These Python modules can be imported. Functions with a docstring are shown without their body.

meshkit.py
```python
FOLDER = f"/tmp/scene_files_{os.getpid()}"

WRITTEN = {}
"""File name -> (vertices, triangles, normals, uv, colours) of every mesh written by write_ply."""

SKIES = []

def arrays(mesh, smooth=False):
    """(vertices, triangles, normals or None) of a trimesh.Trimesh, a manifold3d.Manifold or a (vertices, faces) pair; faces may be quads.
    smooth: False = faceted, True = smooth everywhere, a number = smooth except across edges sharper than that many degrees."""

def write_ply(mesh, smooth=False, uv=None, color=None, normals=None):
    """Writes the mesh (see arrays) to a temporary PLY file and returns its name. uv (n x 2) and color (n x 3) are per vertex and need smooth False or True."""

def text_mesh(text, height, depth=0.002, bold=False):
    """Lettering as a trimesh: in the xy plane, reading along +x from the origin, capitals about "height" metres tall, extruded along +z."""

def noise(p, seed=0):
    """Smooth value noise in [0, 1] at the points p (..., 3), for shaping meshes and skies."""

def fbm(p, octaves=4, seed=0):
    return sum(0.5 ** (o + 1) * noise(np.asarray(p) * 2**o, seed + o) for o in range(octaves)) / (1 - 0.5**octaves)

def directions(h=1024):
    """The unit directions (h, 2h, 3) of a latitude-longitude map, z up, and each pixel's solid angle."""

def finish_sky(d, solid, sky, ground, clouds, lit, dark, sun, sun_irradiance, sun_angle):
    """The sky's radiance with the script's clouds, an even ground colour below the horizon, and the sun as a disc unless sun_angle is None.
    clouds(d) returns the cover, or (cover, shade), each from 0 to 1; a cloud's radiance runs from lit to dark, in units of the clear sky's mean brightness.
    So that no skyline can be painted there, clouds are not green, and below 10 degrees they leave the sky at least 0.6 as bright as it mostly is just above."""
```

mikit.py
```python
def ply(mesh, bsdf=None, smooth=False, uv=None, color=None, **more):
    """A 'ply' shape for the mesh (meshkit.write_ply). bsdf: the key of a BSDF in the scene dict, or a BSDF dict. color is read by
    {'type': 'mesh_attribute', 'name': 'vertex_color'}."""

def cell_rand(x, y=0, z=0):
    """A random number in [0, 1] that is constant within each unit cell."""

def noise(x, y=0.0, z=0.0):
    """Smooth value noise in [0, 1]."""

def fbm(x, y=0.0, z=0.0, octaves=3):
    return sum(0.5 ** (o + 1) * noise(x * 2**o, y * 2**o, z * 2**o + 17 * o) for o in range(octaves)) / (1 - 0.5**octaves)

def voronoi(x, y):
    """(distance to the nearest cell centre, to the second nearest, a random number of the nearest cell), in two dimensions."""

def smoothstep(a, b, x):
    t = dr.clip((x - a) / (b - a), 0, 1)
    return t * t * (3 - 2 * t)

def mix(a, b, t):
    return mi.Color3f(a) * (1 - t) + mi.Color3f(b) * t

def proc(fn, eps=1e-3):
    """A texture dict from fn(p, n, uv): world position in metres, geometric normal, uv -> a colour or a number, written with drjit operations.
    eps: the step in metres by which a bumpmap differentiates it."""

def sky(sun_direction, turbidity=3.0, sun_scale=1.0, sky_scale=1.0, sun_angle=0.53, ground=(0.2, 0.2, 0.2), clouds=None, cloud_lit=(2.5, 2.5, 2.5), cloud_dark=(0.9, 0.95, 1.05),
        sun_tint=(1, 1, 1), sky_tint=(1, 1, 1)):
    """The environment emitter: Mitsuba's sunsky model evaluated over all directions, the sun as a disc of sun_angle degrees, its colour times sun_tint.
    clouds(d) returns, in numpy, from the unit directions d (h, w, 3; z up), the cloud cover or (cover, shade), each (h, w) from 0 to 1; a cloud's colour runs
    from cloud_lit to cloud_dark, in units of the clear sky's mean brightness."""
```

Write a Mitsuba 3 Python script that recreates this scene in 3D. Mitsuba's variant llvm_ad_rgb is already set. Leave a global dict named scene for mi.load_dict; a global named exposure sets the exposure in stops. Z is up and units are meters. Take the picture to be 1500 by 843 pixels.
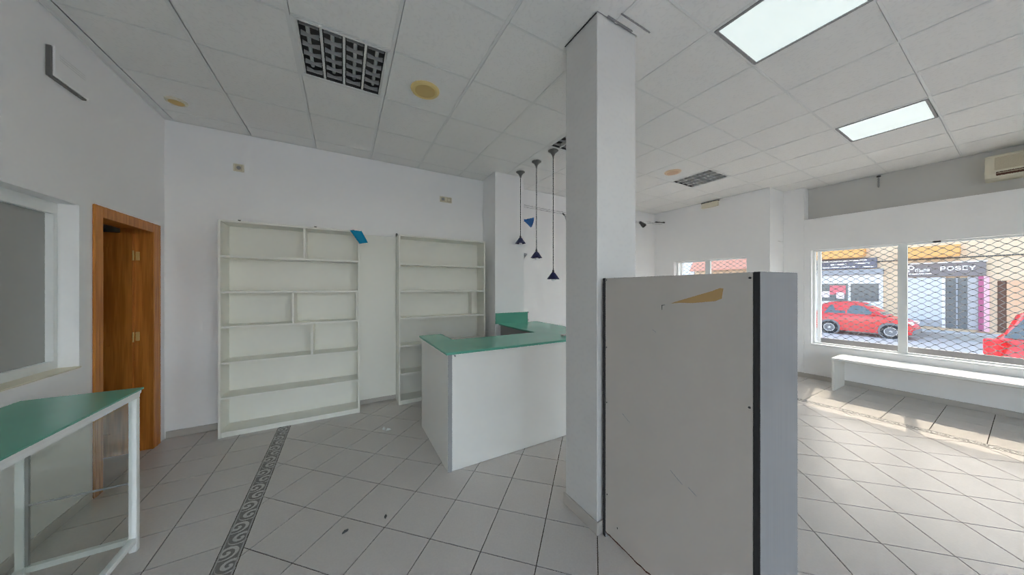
import math, random
import numpy as np, trimesh, shapely
from shapely import affinity
from shapely.geometry import Polygon, box as sbox
import mitsuba as mi, drjit as dr
import mikit, meshkit
from mikit import proc, noise, fbm, cell_rand, smoothstep, mix, voronoi

T = mi.ScalarTransform4f
scene, labels = {}, {}
random.seed(7)
RNG = np.random.default_rng(7)

# ------------------------------------------------------------------ camera, sky, sun, exposure
EYE = np.array([0.0, 0.0, 1.51])
YAW = math.radians(29.6)
FWD = np.array([math.sin(YAW), math.cos(YAW), 0.0])
RGT = np.array([math.cos(YAW), -math.sin(YAW), 0.0])
FOC = 433.0
scene['camera'] = dict(type='perspective', fov=2 * math.degrees(math.atan(750 / FOC)), fov_axis='x', near_clip=0.02, far_clip=300.0,
                       to_world=T().look_at(origin=EYE.tolist(), target=(EYE + FWD).tolist(), up=[0, 0, 1]))
SUN = (1.68, 0.29, 1.66)
scene['sky'] = mikit.sky(SUN, turbidity=4.0, sun_scale=2.5, sky_scale=27.0, ground=(0.35, 0.34, 0.32), sky_tint=(1.14, 0.935, 0.745), sun_tint=(0.92, 1.0, 1.08))
exposure = 0.18
LAMP = (0.42, 0.50, 0.49)


def seen(p, margin=30):
    """Is a point inside the photograph's frame (used only to decide what is built piece by piece)?"""
    d = np.asarray(p, float) - EYE
    z = d @ FWD
    if z < 0.05:
        return False
    x, y = 750 + FOC * (d @ RGT) / z, 421.5 - FOC * d[2] / z
    return -margin < x < 1500 + margin and -margin < y < 843 + margin


# ------------------------------------------------------------------ materials
def rgb(*c):
    return {'type': 'rgb', 'value': list(c)}


def two(b):
    return {'type': 'twosided', 'bsdf': b}


def mat(name, color, rough=0.6, spec=0.3, metallic=0.0, **kw):
    c = rgb(*color) if isinstance(color, tuple) else color
    scene[name] = two({'type': 'principled', 'base_color': c, 'roughness': rough, 'specular': spec, 'metallic': metallic, **kw})
    return name


def dif(name, color):
    scene[name] = two({'type': 'diffuse', 'reflectance': rgb(*color) if isinstance(color, tuple) else color})
    return name


def wall_fn(p, n, uv):
    t = fbm(p.x * 1.3 + 3.1, p.y * 1.3, p.z * 1.3, 3)
    g = noise(p.x * 90, p.y * 90, p.z * 90)
    return mi.Color3f(0.90, 0.90, 0.895) * (0.965 + 0.05 * t + 0.012 * g)


def tile_fn(p, n, uv):
    t = fbm(p.x * 2.1, p.y * 2.1, 0.3, 3)
    g = noise(p.x * 160, p.y * 160, 0)
    return mix((0.61, 0.575, 0.54), (0.55, 0.515, 0.48), t) * (0.97 + 0.05 * g)


def ceil_fn(p, n, uv):
    g = smoothstep(0.62, 0.8, noise(p.x * 85, p.y * 85, 0))
    t = fbm(p.x * 0.9, p.y * 0.9, 2.0, 2)
    return mi.Color3f(0.88, 0.875, 0.85) * (0.97 + 0.04 * t) * (1 - 0.045 * g)


def border_fn(p, n, uv):
    v = p.y / 0.105
    u = (p.x + 0.5615) / 0.0525
    u = u - dr.select(p.x > 2.0, (5.3335 + 0.5615) / 0.0525, 0.0)
    cv = v - dr.floor(v) - 0.5
    side = dr.select(v - 2.0 * dr.floor(v * 0.5) < 1.0, 0.35, -0.35)
    dx, dy = u - side, cv * 2.0
    r = dr.sqrt(dx * dx + dy * dy)
    a = dr.atan2(dy, dx)
    spiral = dr.sin(a + r * 9.0)
    k = smoothstep(-0.25, 0.25, spiral) * smoothstep(1.15, 0.95, r)
    g = noise(p.x * 230, p.y * 230, 0)
    edge = smoothstep(0.76, 0.84, dr.abs(u)) * (1 - smoothstep(0.93, 0.97, dr.abs(u)))
    c = mix((0.20, 0.19, 0.18), (0.50, 0.485, 0.46), k) * (0.9 + 0.2 * g)
    return mix(c, (0.36, 0.35, 0.335), edge)


def wood_fn(p, n, uv):
    g = fbm(p.x * 46 + p.y * 46, 5.0, p.z * 2.2, 3)
    h = noise(p.x * 190 + p.y * 190, 1.0, p.z * 7.0)
    return mix((0.58, 0.225, 0.042), (0.44, 0.148, 0.021), smoothstep(0.3, 0.75, g)) * (0.92 + 0.12 * h)


def metal_fn(p, n, uv):
    h = noise(p.x * 300 + p.y * 300, 2.0, p.z * 3.0)
    return mi.Color3f(0.215, 0.215, 0.22) * (0.965 + 0.06 * h)


def teal_fn(p, n, uv):
    t = fbm(p.x * 4, p.y * 4, p.z * 4, 3)
    return mix((0.085, 0.33, 0.235), (0.115, 0.37, 0.275), t)


def back_fn(p, n, uv):
    t = fbm(p.x * 3, p.y * 3, p.z * 1.5, 3)
    return mix((0.615, 0.565, 0.525), (0.55, 0.525, 0.485), t)


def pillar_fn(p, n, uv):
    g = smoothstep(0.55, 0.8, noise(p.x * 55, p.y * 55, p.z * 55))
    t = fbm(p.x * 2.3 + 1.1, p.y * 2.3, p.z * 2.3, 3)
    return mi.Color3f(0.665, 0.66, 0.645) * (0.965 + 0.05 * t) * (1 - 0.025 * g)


dif('m_wall', proc(wall_fn))
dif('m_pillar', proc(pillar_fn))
dif('m_ceiling', proc(ceil_fn))
mat('m_tile', proc(tile_fn), 0.32, 0.45)
mat('m_border', proc(border_fn), 0.4, 0.4)
mat('m_wood', proc(wood_fn), 0.38, 0.4)
mat('m_laminate_gray', proc(metal_fn), 0.3, 0.5)
mat('m_teal', proc(teal_fn), 0.22, 0.5)
mat('m_backing', proc(back_fn), 0.45, 0.35)
def band_fn(p, n, uv):  # upper band coloured darker than the walls, with random mottling
    t = fbm(p.y * 1.1 + 4.0, p.z * 1.6, 1.0, 3)
    return mix((0.66, 0.655, 0.64), (0.57, 0.565, 0.53), t)


dif('m_band', proc(band_fn))
dif('m_grout', (0.11, 0.09, 0.075))
dif('m_skirting', (0.50, 0.47, 0.43))
mat('m_white', (0.75, 0.74, 0.70), 0.42, 0.4)
mat('m_shelf_white', (0.80, 0.79, 0.72), 0.45, 0.35)
mat('m_frame_white', (0.82, 0.84, 0.82), 0.35, 0.45)
mat('m_rail', (0.80, 0.80, 0.78), 0.5, 0.3)
mat('m_cream', (0.74, 0.69, 0.55), 0.45, 0.35)
mat('m_cream_dark', (0.58, 0.52, 0.39), 0.5, 0.3)
mat('m_yellow', (0.80, 0.62, 0.27), 0.5, 0.3)
mat('m_yellow_deep', (0.66, 0.47, 0.18), 0.5, 0.3)
mat('m_peach', (0.80, 0.60, 0.42), 0.5, 0.3)
mat('m_peach_deep', (0.70, 0.48, 0.32), 0.5, 0.3)
mat('m_black', (0.018, 0.018, 0.02), 0.5, 0.3)
mat('m_dark', (0.06, 0.06, 0.06), 0.5, 0.3)
mat('m_edge', (0.035, 0.035, 0.037), 0.45, 0.35)
mat('m_gray', (0.30, 0.30, 0.30), 0.5, 0.3)
mat('m_steel', (0.55, 0.55, 0.55), 0.3, 0.5, 0.85)
mat('m_galv', (0.27, 0.265, 0.26), 0.45, 0.5, 0.3)
mat('m_canopy', (0.15, 0.15, 0.14), 0.4, 0.4)
mat('m_navy', (0.018, 0.022, 0.085), 0.3, 0.5)
mat('m_blue_glass', (0.02, 0.12, 0.36), 0.15, 0.6)
mat('m_blue_paper', (0.005, 0.24, 0.42), 0.5, 0.3)
mat('m_bulb', (0.85, 0.86, 0.9), 0.2, 0.5)
mat('m_tan', (0.50, 0.33, 0.15), 0.6, 0.2)
mat('m_reflector', (0.74, 0.74, 0.71), 0.3, 0.5, 0.1)
mat('m_louvre_blade', (0.42, 0.42, 0.41), 0.35, 0.5, 0.1)
mat('m_tray', (0.07, 0.07, 0.068), 0.45, 0.3)
mat('m_tube', (0.82, 0.83, 0.82), 0.3, 0.4)
mat('m_frosted', (0.36, 0.365, 0.35), 0.3, 0.4)
scene['m_pane'] = {'type': 'thindielectric', 'int_ior': 1.5}
scene['m_pane_tint'] = {'type': 'thindielectric', 'int_ior': 1.5, 'specular_transmittance': rgb(0.86, 0.88, 0.85)}
scene['m_pane_dim'] = {'type': 'thindielectric', 'int_ior': 1.5, 'specular_transmittance': rgb(0.62, 0.63, 0.61)}
# outside
dif('m_facade', (0.66, 0.515, 0.36))
dif('m_facade_white', (0.74, 0.73, 0.72))
dif('m_facade_peach', (0.66, 0.42, 0.27))
dif('m_awning', (0.74, 0.38, 0.14))
dif('m_roof_tile', (0.62, 0.30, 0.22))
mat('m_sign_slate', (0.13, 0.13, 0.17), 0.4, 0.4)
mat('m_sign_brown', (0.19, 0.165, 0.165), 0.4, 0.4)
dif('m_sign_text', (0.88, 0.88, 0.86))
dif('m_sign_gray', (0.36, 0.37, 0.39))
mat('m_shutter', (0.58, 0.60, 0.63), 0.5, 0.3)
mat('m_shop_glass', (0.14, 0.15, 0.155), 0.12, 0.5)
mat('m_shop_gray', (0.40, 0.40, 0.41), 0.4, 0.4)
dif('m_pink_dark', (0.42, 0.13, 0.22))
dif('m_pink', (0.80, 0.46, 0.52))
dif('m_poster', (0.72, 0.20, 0.22))
dif('m_poster_pale', (0.80, 0.68, 0.68))
dif('m_brown', (0.13, 0.07, 0.05))
dif('m_road', (0.52, 0.50, 0.48))
dif('m_pavement', (0.55, 0.54, 0.52))
dif('m_kerb', (0.40, 0.39, 0.37))
mat('m_car_red', (0.62, 0.035, 0.035), 0.2, 0.5, clearcoat=0.8)
mat('m_car_glass', (0.10, 0.13, 0.15), 0.08, 0.6)
mat('m_tyre', (0.03, 0.03, 0.032), 0.7, 0.2)
mat('m_rim', (0.62, 0.62, 0.63), 0.3, 0.5, 0.5)
mat('m_tail_lamp', (0.75, 0.02, 0.03), 0.15, 0.6)
mat('m_bumper', (0.20, 0.20, 0.21), 0.5, 0.3)


# ------------------------------------------------------------------ mesh helpers
def bx(x0, x1, y0, y1, z0, z1, b=0.0):
    if b <= 0:
        m = trimesh.creation.box(extents=[x1 - x0, y1 - y0, z1 - z0])
        m.apply_translation([(x0 + x1) / 2, (y0 + y1) / 2, (z0 + z1) / 2])
        return m
    b = min(b, (x1 - x0) * 0.45, (y1 - y0) * 0.45, (z1 - z0) * 0.45)
    v = []
    for k in range(3):
        d = [b, b, b]
        d[k] = 0.0
        for X in (x0 + d[0], x1 - d[0]):
            for Y in (y0 + d[1], y1 - d[1]):
                for Z in (z0 + d[2], z1 - d[2]):
                    v.append((X, Y, Z))
    return trimesh.convex.convex_hull(np.array(v))


def cat(*ms):
    return trimesh.util.concatenate([m for m in ms])


def sheet(x0, x1, y0, y1, z0, z1):
    """A single sheet across the two wider extents (glass panes)."""
    d = [x1 - x0, y1 - y0, z1 - z0]
    k = int(np.argmin(d))
    lo, hi = [x0, y0, z0], [x1, y1, z1]
    i, j = [q for q in range(3) if q != k]
    v = []
    for a, b in ((0, 0), (1, 0), (1, 1), (0, 1)):
        p = [0, 0, 0]
        p[k] = (lo[k] + hi[k]) / 2
        p[i] = (lo[i], hi[i])[a]
        p[j] = (lo[j], hi[j])[b]
        v.append(p)
    return trimesh.Trimesh(np.array(v, float), [[0, 1, 2], [0, 2, 3]], process=False)


def tube(p0, p1, r, n=10):
    p0, p1 = np.array(p0, float), np.array(p1, float)
    return trimesh.creation.cylinder(radius=r, segment=[p0, p1], sections=n)


def lathe(prof, n=28):
    return trimesh.creation.revolve(np.array(prof, float), sections=n)


def prism(poly, z0, z1):
    m = trimesh.creation.extrude_polygon(poly, z1 - z0, engine='earcut')
    m.apply_translation([0, 0, z0])
    return m


def wall_x(x0, x1, poly):
    """poly in (y, z), extruded from x0 to x1."""
    m = trimesh.creation.extrude_polygon(poly, x1 - x0, engine='earcut')
    v = np.array(m.vertices)
    return trimesh.Trimesh(np.stack([v[:, 2] + x0, v[:, 0], v[:, 1]], 1), m.faces, process=False)


def wall_y(y0, y1, poly):
    """poly in (x, z), extruded from y0 to y1."""
    m = trimesh.creation.extrude_polygon(poly, y1 - y0, engine='earcut')
    v = np.array(m.vertices)
    return trimesh.Trimesh(np.stack([v[:, 0], v[:, 2] + y0, v[:, 1]], 1), m.faces[:, ::-1], process=False)


def path_tube(pts, r, n=5):
    p = np.asarray(pts, float)
    t = np.gradient(p, axis=0)
    t /= np.linalg.norm(t, axis=1, keepdims=True)
    ref = np.where(np.abs(t[:, 2:]) < 0.9, [[0, 0, 1.0]], [[1.0, 0, 0]])
    a = np.cross(t, ref)
    a /= np.linalg.norm(a, axis=1, keepdims=True)
    b = np.cross(t, a)
    ang = np.arange(n) * 2 * np.pi / n
    v = (p[:, None] + r * (np.cos(ang)[None, :, None] * a[:, None] + np.sin(ang)[None, :, None] * b[:, None])).reshape(-1, 3)
    i, j = np.meshgrid(np.arange(len(p) - 1), np.arange(n), indexing='ij')
    q = np.stack([i * n + j, i * n + (j + 1) % n, (i + 1) * n + (j + 1) % n, (i + 1) * n + j], -1).reshape(-1, 4)
    return trimesh.Trimesh(v, np.vstack([q[:, [0, 1, 2]], q[:, [0, 2, 3]]]), process=False)


counts = {}


def numbered(key):
    n = counts.get(key, -1) + 1
    counts[key] = n
    return key if n == 0 else f'{key}_{n:03d}'


def thing(name, label, category, group=None, kind=None):
    key = numbered(name)
    labels[key] = {'label': label, 'category': category}
    if group:
        labels[key]['group'] = group
    if kind:
        labels[key]['kind'] = kind
    return key


def part(parent, name, mesh, m, smooth=False, label=None, kind=None, **kw):
    key = numbered(parent + '__' + name)
    scene[key] = mikit.ply(mesh, m, smooth, **kw) if not isinstance(mesh, dict) else mesh
    if label or kind:
        labels[key] = {}
        if label:
            labels[key]['label'] = label
        if kind:
            labels[key]['kind'] = kind
    return key


def solo(name, mesh, m, label, category, smooth=False, group=None, kind=None, **kw):
    key = thing(name, label, category, group, kind)
    scene[key] = mikit.ply(mesh, m, smooth, **kw)
    return key


# ------------------------------------------------------------------ room dimensions
XL, YB, ZC = -1.56, 4.28, 3.19          # left wall, back wall, ceiling
XR, XB = 6.74, 6.93                     # shop-window wall, its recessed upper band
XS = 6.20                               # wall with the small window
YF = -3.60                              # wall behind the camera

# ---- floor
fl = thing('floor', 'tiled floor of pale beige ceramic tiles laid diagonally inside a patterned border', 'floor', kind='structure')
part(fl, 'bed', bx(XL - 2.7, XR + 0.3, YF - 0.2, YB + 0.9, -0.30, -0.0035), 'm_grout', label='dark joints between the tiles')
BX0, BX1, BX2, BX3 = -0.615, -0.508, 5.28, 5.387
JO = 0.006
part(fl, 'back_room_screed', bx(XL - 2.64, XL - 0.004, 1.0, 5.0, -0.003, 0.0), 'm_tile')
room_poly = sbox(XL + 0.001, YF + 0.001, XR - 0.001, YB - 0.001)
field = sbox(BX1, YF, BX2, YB)
tiles = []
c45 = math.sqrt(0.5)
for i in range(-18, 32):
    for j in range(-30, 30):
        u0, u1 = 1.58 + 0.339 * i, 1.58 + 0.339 * (i + 1)
        v0, v1 = 0.299 + 0.3225 * j, 0.299 + 0.3225 * (j + 1)
        q = sbox(u0 + JO / 2, v0 + JO / 2, u1 - JO / 2, v1 - JO / 2)
        q = affinity.affine_transform(q, [c45, -c45, c45, c45, 0, 0])
        q = q.intersection(field.buffer(-JO / 2))
        if q.area > 2e-4:
            tiles.append(q)
for (a, b_, y_0, py) in ((XL, BX0, 2.335, 0.322), (BX3, XR, 0.216, 0.325)):
    xs = [BX0 - 0.315 * k for k in range(4)] if a == XL else [BX3 + 0.338 * k for k in range(5)]
    for k in range(len(xs) - 1):
        xa, xb = sorted((xs[k], xs[k + 1]))
        if k == len(xs) - 2:
            xa, xb = (XL, xb) if a == XL else (xa, XR)
        for j in range(-20, 16):
            q = sbox(xa + JO / 2, y_0 + py * j + JO / 2, xb - JO / 2, y_0 + py * (j + 1) - JO / 2).intersection(room_poly)
            if q.area > 2e-4:
                tiles.append(q)
vis, rest = [], []
for q in tiles:
    c = q.centroid
    (vis if seen((c.x, c.y, 0), 20) else rest).append(q)
vis.sort(key=lambda q: math.hypot(q.centroid.x, q.centroid.y))
vis, rest = vis[:296], rest + vis[296:]
for q in vis:
    part(fl, 'tile', prism(q, -0.012, 0.0), 'm_tile')
part(fl, 'tile_field', cat(*[prism(q, -0.012, 0.0) for q in rest]), 'm_tile', kind='stuff')
for (xa, xb) in ((BX0, BX1), (BX2, BX3)):
    for j in range(-34, 40):
        y0 = 0.035 + 0.21 * j
        y1 = min(y0 + 0.21, YB)
        if y0 < YF or y0 > YB:
            continue
        c = ((xa + xb) / 2, (y0 + y1) / 2, 0)
        if seen(c, 20):
            part(fl, 'border_tile', bx(xa + 0.002, xb - 0.002, y0 + 0.0012, y1 - 0.0012, -0.012, 0.0004), 'm_border')
        else:
            rest.append(None)
part(fl, 'border_strip', cat(bx(BX0 + 0.002, BX1 - 0.002, YF + .002, -0.80, -0.012, 0.0), bx(BX2 + 0.002, BX3 - 0.002, YF + .002, -3.0, -0.012, 0.0)), 'm_border', kind='stuff')

# ---- ceiling
ce = thing('ceiling', 'suspended ceiling of off-white mineral tiles in a white metal grid', 'ceiling', kind='structure')
part(ce, 'slab', bx(XL - 0.25, XB + 0.4, YF - 0.25, YB + 0.4, ZC + 0.16, ZC + 0.30), 'm_ceiling')
GX = [0.30 + 0.6 * k for k in range(-3, 11)]       # lines x = const
GY = [0.445 + 0.6 * k for k in range(-6, 7)]       # lines y = const
GX = [g for g in GX if XL + 0.05 < g < XB - 0.03]
GY = [g for g in GY if YF + 0.05 < g < YB - 0.03]
ceil_area = shapely.union_all([sbox(XL, YF, XS, YB), sbox(XL, YF, XR, 2.17), sbox(XL, YF, XB, 1.90)])
COL = (1.345, 1.70, 1.313, 1.609)
ceil_open = ceil_area.difference(sbox(COL[0] - .004, COL[2] - .004, COL[1] + .004, COL[3] + .004)).difference(sbox(1.90, 3.845, 2.405, YB))
LIT = [(2.1, 0.445), (4.5, 0.445), (2.1, -1.355), (4.5, -1.355)]
LOUVRE = [(-0.3, 2.245), (2.1, 2.245), (4.5, 2.245)]
xs, ys = [XL] + GX + [XB], [YF] + GY + [YB]
far_tiles = []
for i in range(len(xs) - 1):
    for j in range(len(ys) - 1):
        if any(abs(xs[i] - a) < 0.02 and abs(ys[j] - b) < 0.02 for a, b in LIT + LOUVRE):
            continue
        q = sbox(xs[i] + 0.012, ys[j] + 0.010, xs[i + 1] - 0.006, ys[j + 1] - 0.005).intersection(ceil_open.buffer(-0.003))
        for g in getattr(q, 'geoms', [q]):
            if g.area < 4e-4:
                continue
            c = g.centroid
            m = prism(g, ZC + 0.003, ZC + 0.014)
            if seen((c.x, c.y, ZC), 60):
                part(ce, 'tile', m, 'm_ceiling')
            else:
                far_tiles.append(m)
part(ce, 'tile_field', cat(*far_tiles), 'm_ceiling', kind='stuff')


def strip_in(poly, z0, z1):
    q = poly.intersection(ceil_open.buffer(-0.002))
    return cat(*[prism(g, z0, z1) for g in getattr(q, 'geoms', [q]) if g.area > 1e-5])


for g in GX:
    part(ce, 'grid_rail', strip_in(sbox(g - 0.014, YF, g + 0.008, YB), ZC - 0.0012, ZC + 0.0012), 'm_rail')
for g in GY:
    pieces = []
    for k in range(len(xs) - 1):
        q = sbox(xs[k] + 0.0125, g - 0.0085, xs[k + 1] - 0.0145, g + 0.0068).intersection(ceil_open.buffer(-0.002))
        pieces += [prism(s, ZC - 0.0004, ZC + 0.0016) for s in getattr(q, 'geoms', [q]) if s.area > 1e-5]
    part(ce, 'cross_rail', cat(*pieces), 'm_rail')
# wall angle round the edge of the ceiling
for q in (sbox(XL + 0.003, YF, XL + 0.022, YB), sbox(XL, YB - 0.024, XS, YB - 0.005), sbox(XS - 0.026, 2.17, XS - 0.006, YB), sbox(XB - 0.028, YF, XB - 0.008, 1.9)):
    part(ce, 'wall_angle', strip_in(q, ZC - 0.003, ZC - 0.0015), 'm_rail')

# ---- walls
DY0, DY1, DZ = 3.375, 4.068, 2.045     # door opening
wl = thing('wall_left', 'plain white plaster wall with the interior window and the door', 'wall', kind='structure')
WY0, WY1, WZ0, WZ1 = 1.45, 3.189, 0.966, 2.068
poly = sbox(YF - 0.2, -0.002, 5.2, ZC + 0.16).difference(sbox(DY0 - 0.02, -0.1, DY1 + 0.02, DZ + 0.02)).difference(sbox(WY0, WZ0, WY1, WZ1))
part(wl, 'plaster', wall_x(XL - 0.20, XL, poly), 'm_wall')
wb = thing('wall_back', 'plain white plaster wall behind the two bookshelves', 'wall', kind='structure')
part(wb, 'plaster', bx(XL, XS, YB, YB + 0.2, -0.002, ZC + 0.16), 'm_wall')
part(wb, 'pilaster', bx(1.905, 2.40, 3.85, YB - 0.001, 0.0, ZC + 0.15, 0.004), 'm_wall')
wf = thing('wall_front', 'plain white wall behind the viewer', 'wall', kind='structure')
FW = [(-1.48, 0.0), (0.08, 1.1), (1.18, 3.3)]  # glazing added out of view to bring daylight onto left and back walls
poly = sbox(XL, -0.002, XB + 0.3, ZC + 0.16).difference(sbox(FW[0][0] - 0.05, 0.06, FW[-1][1] + 0.05, 2.92))
part(wf, 'plaster', wall_y(YF - 0.2, YF, poly), 'm_wall')
w4 = thing('window_4', 'white framed glazing added unseen behind the viewer to let in daylight', 'window', kind='structure')
fr = sbox(FW[0][0] - 0.049, 0.061, FW[-1][1] + 0.049, 2.919)
for a, b in FW:
    fr = fr.difference(sbox(a, 0.12, b, 2.87))
part(w4, 'frame', wall_y(YF - 0.12, YF - 0.06, fr), 'm_frame_white')
for a, b in FW:
    part(w4, 'pane', sheet(a, b, YF - 0.091, YF - 0.09, 0.12, 2.87), 'm_pane')
# wall with the small window
SY0, SY1, SZ0, SZ1 = 2.50, 3.83, 0.30, 2.06
ws = thing('wall_right_rear', 'white wall with the small barred window beyond the gray cabinet', 'wall', kind='structure')
part(ws, 'plaster', wall_x(XS, XS + 0.22, sbox(2.17, -0.002, YB + 0.2, ZC + 0.16).difference(sbox(SY0, SZ0, SY1, SZ1))), 'm_wall')
part(ws, 'return', bx(XS + 0.001, XR + 0.31, 2.171, 2.37, -0.002, ZC + 0.16), 'm_wall')
part(ws, 'plaster_crack', bx(XS + 0.3, XR - 0.001, 2.1695, 2.1712, 2.31, 2.314), 'm_gray')
# wall of the shop window
VY0, VY1, VZ0, VZ1 = -1.05, 1.815, 0.575, 2.125
wr = thing('wall_right', 'white wall round the big shop window with a recessed band above', 'wall', kind='structure')
poly = sbox(YF - 0.2, -0.002, 1.90, 2.645).difference(sbox(VY0, VZ0, VY1, VZ1))
part(wr, 'plaster', wall_x(XR, XR + 0.26, poly), 'm_wall')
part(wr, 'pier', bx(XR, XR + 0.26, 1.901, 2.170, -0.002, ZC + 0.16), 'm_wall')
part(wr, 'upper_band', bx(XB, XB + 0.2, YF - 0.2, 1.9005, 2.60, ZC + 0.16), 'm_band', label='darker plaster band')
part(wr, 'outer_parapet', bx(XB - 0.1, XB + 0.25, YF - 0.2, 4.5, ZC + 0.17, ZC + 1.2), 'm_wall')

# ---- skirting
for key, lab, ms in (
    ('baseboard_back', 'beige tile skirting along the foot of the back wall', [bx(XL + 0.012, 1.90, YB - 0.012, YB - 0.0005, 0.001, 0.07, 0.003)]),
    ('baseboard_left', 'beige tile skirting along the foot of the left wall', [bx(XL + 0.0005, XL + 0.011, YF + 0.02, DY0 - 0.085, 0.001, 0.07, 0.003)]),
    ('baseboard_right', 'beige tile skirting under the shop window', [bx(XR - 0.012, XR - 0.0005, YF + 0.02, 2.165, 0.001, 0.075, 0.003)]),
    ('baseboard_far', 'beige tile skirting below the small window', [bx(XS - 0.012, XS - 0.0005, 2.2, YB - 0.02, 0.001, 0.07, 0.003)]),
):
    solo(key, cat(*ms), 'm_skirting', lab, 'skirting', kind='structure')

# ---- pillar
pl = thing('pillar', 'square white plastered pillar from floor to ceiling beside the gray cabinet', 'pillar')
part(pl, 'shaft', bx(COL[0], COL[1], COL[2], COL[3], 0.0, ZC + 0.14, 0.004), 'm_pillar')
part(pl, 'skirting', bx(COL[0] - 0.012, COL[0] - 0.0005, COL[2] - 0.012, COL[3] + 0.012, 0.001, 0.08, 0.003), 'm_skirting', label='beige tile skirting')
part(pl, 'skirting', bx(COL[0] + 0.0005, COL[1] + 0.012, COL[2] - 0.012, COL[2] - 0.0005, 0.001, 0.08, 0.003), 'm_skirting')
part(pl, 'gap_strip', bx(COL[0] - 0.011, COL[0] - 0.003, COL[2], COL[3], ZC - 0.003, ZC - 0.0014), 'm_dark', label='dark strip painted for the shaded gap at the ceiling')  # solid dark strips painted in for the shaded gaps round the pillar
part(pl, 'gap_strip', bx(COL[0] + 0.07, COL[1] - 0.06, COL[2] - 0.024, COL[2] - 0.012, ZC - 0.003, ZC - 0.0014), 'm_gray')
part(pl, 'gap_strip', bx(COL[0] + 0.13, COL[1] + 0.05, COL[2] - 0.075, COL[2] - 0.065, ZC - 0.003, ZC - 0.0014), 'm_gray')

# ---- room behind the left wall
br = thing('wall_far_left', 'grey walls of the back room seen through the interior window and the door', 'wall', kind='structure')
part(br, 'plaster', cat(bx(-4.2, -4.0, 0.8, 5.2, 0, ZC), bx(-4.0, XL - 0.2, 0.8, 1.0, 0, ZC), bx(-4.0, XL - 0.2, 5.0, 5.2, 0, ZC), bx(-4.2, XL - 0.2, 0.8, 5.2, 2.75, 2.9)), 'm_wall')

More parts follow.
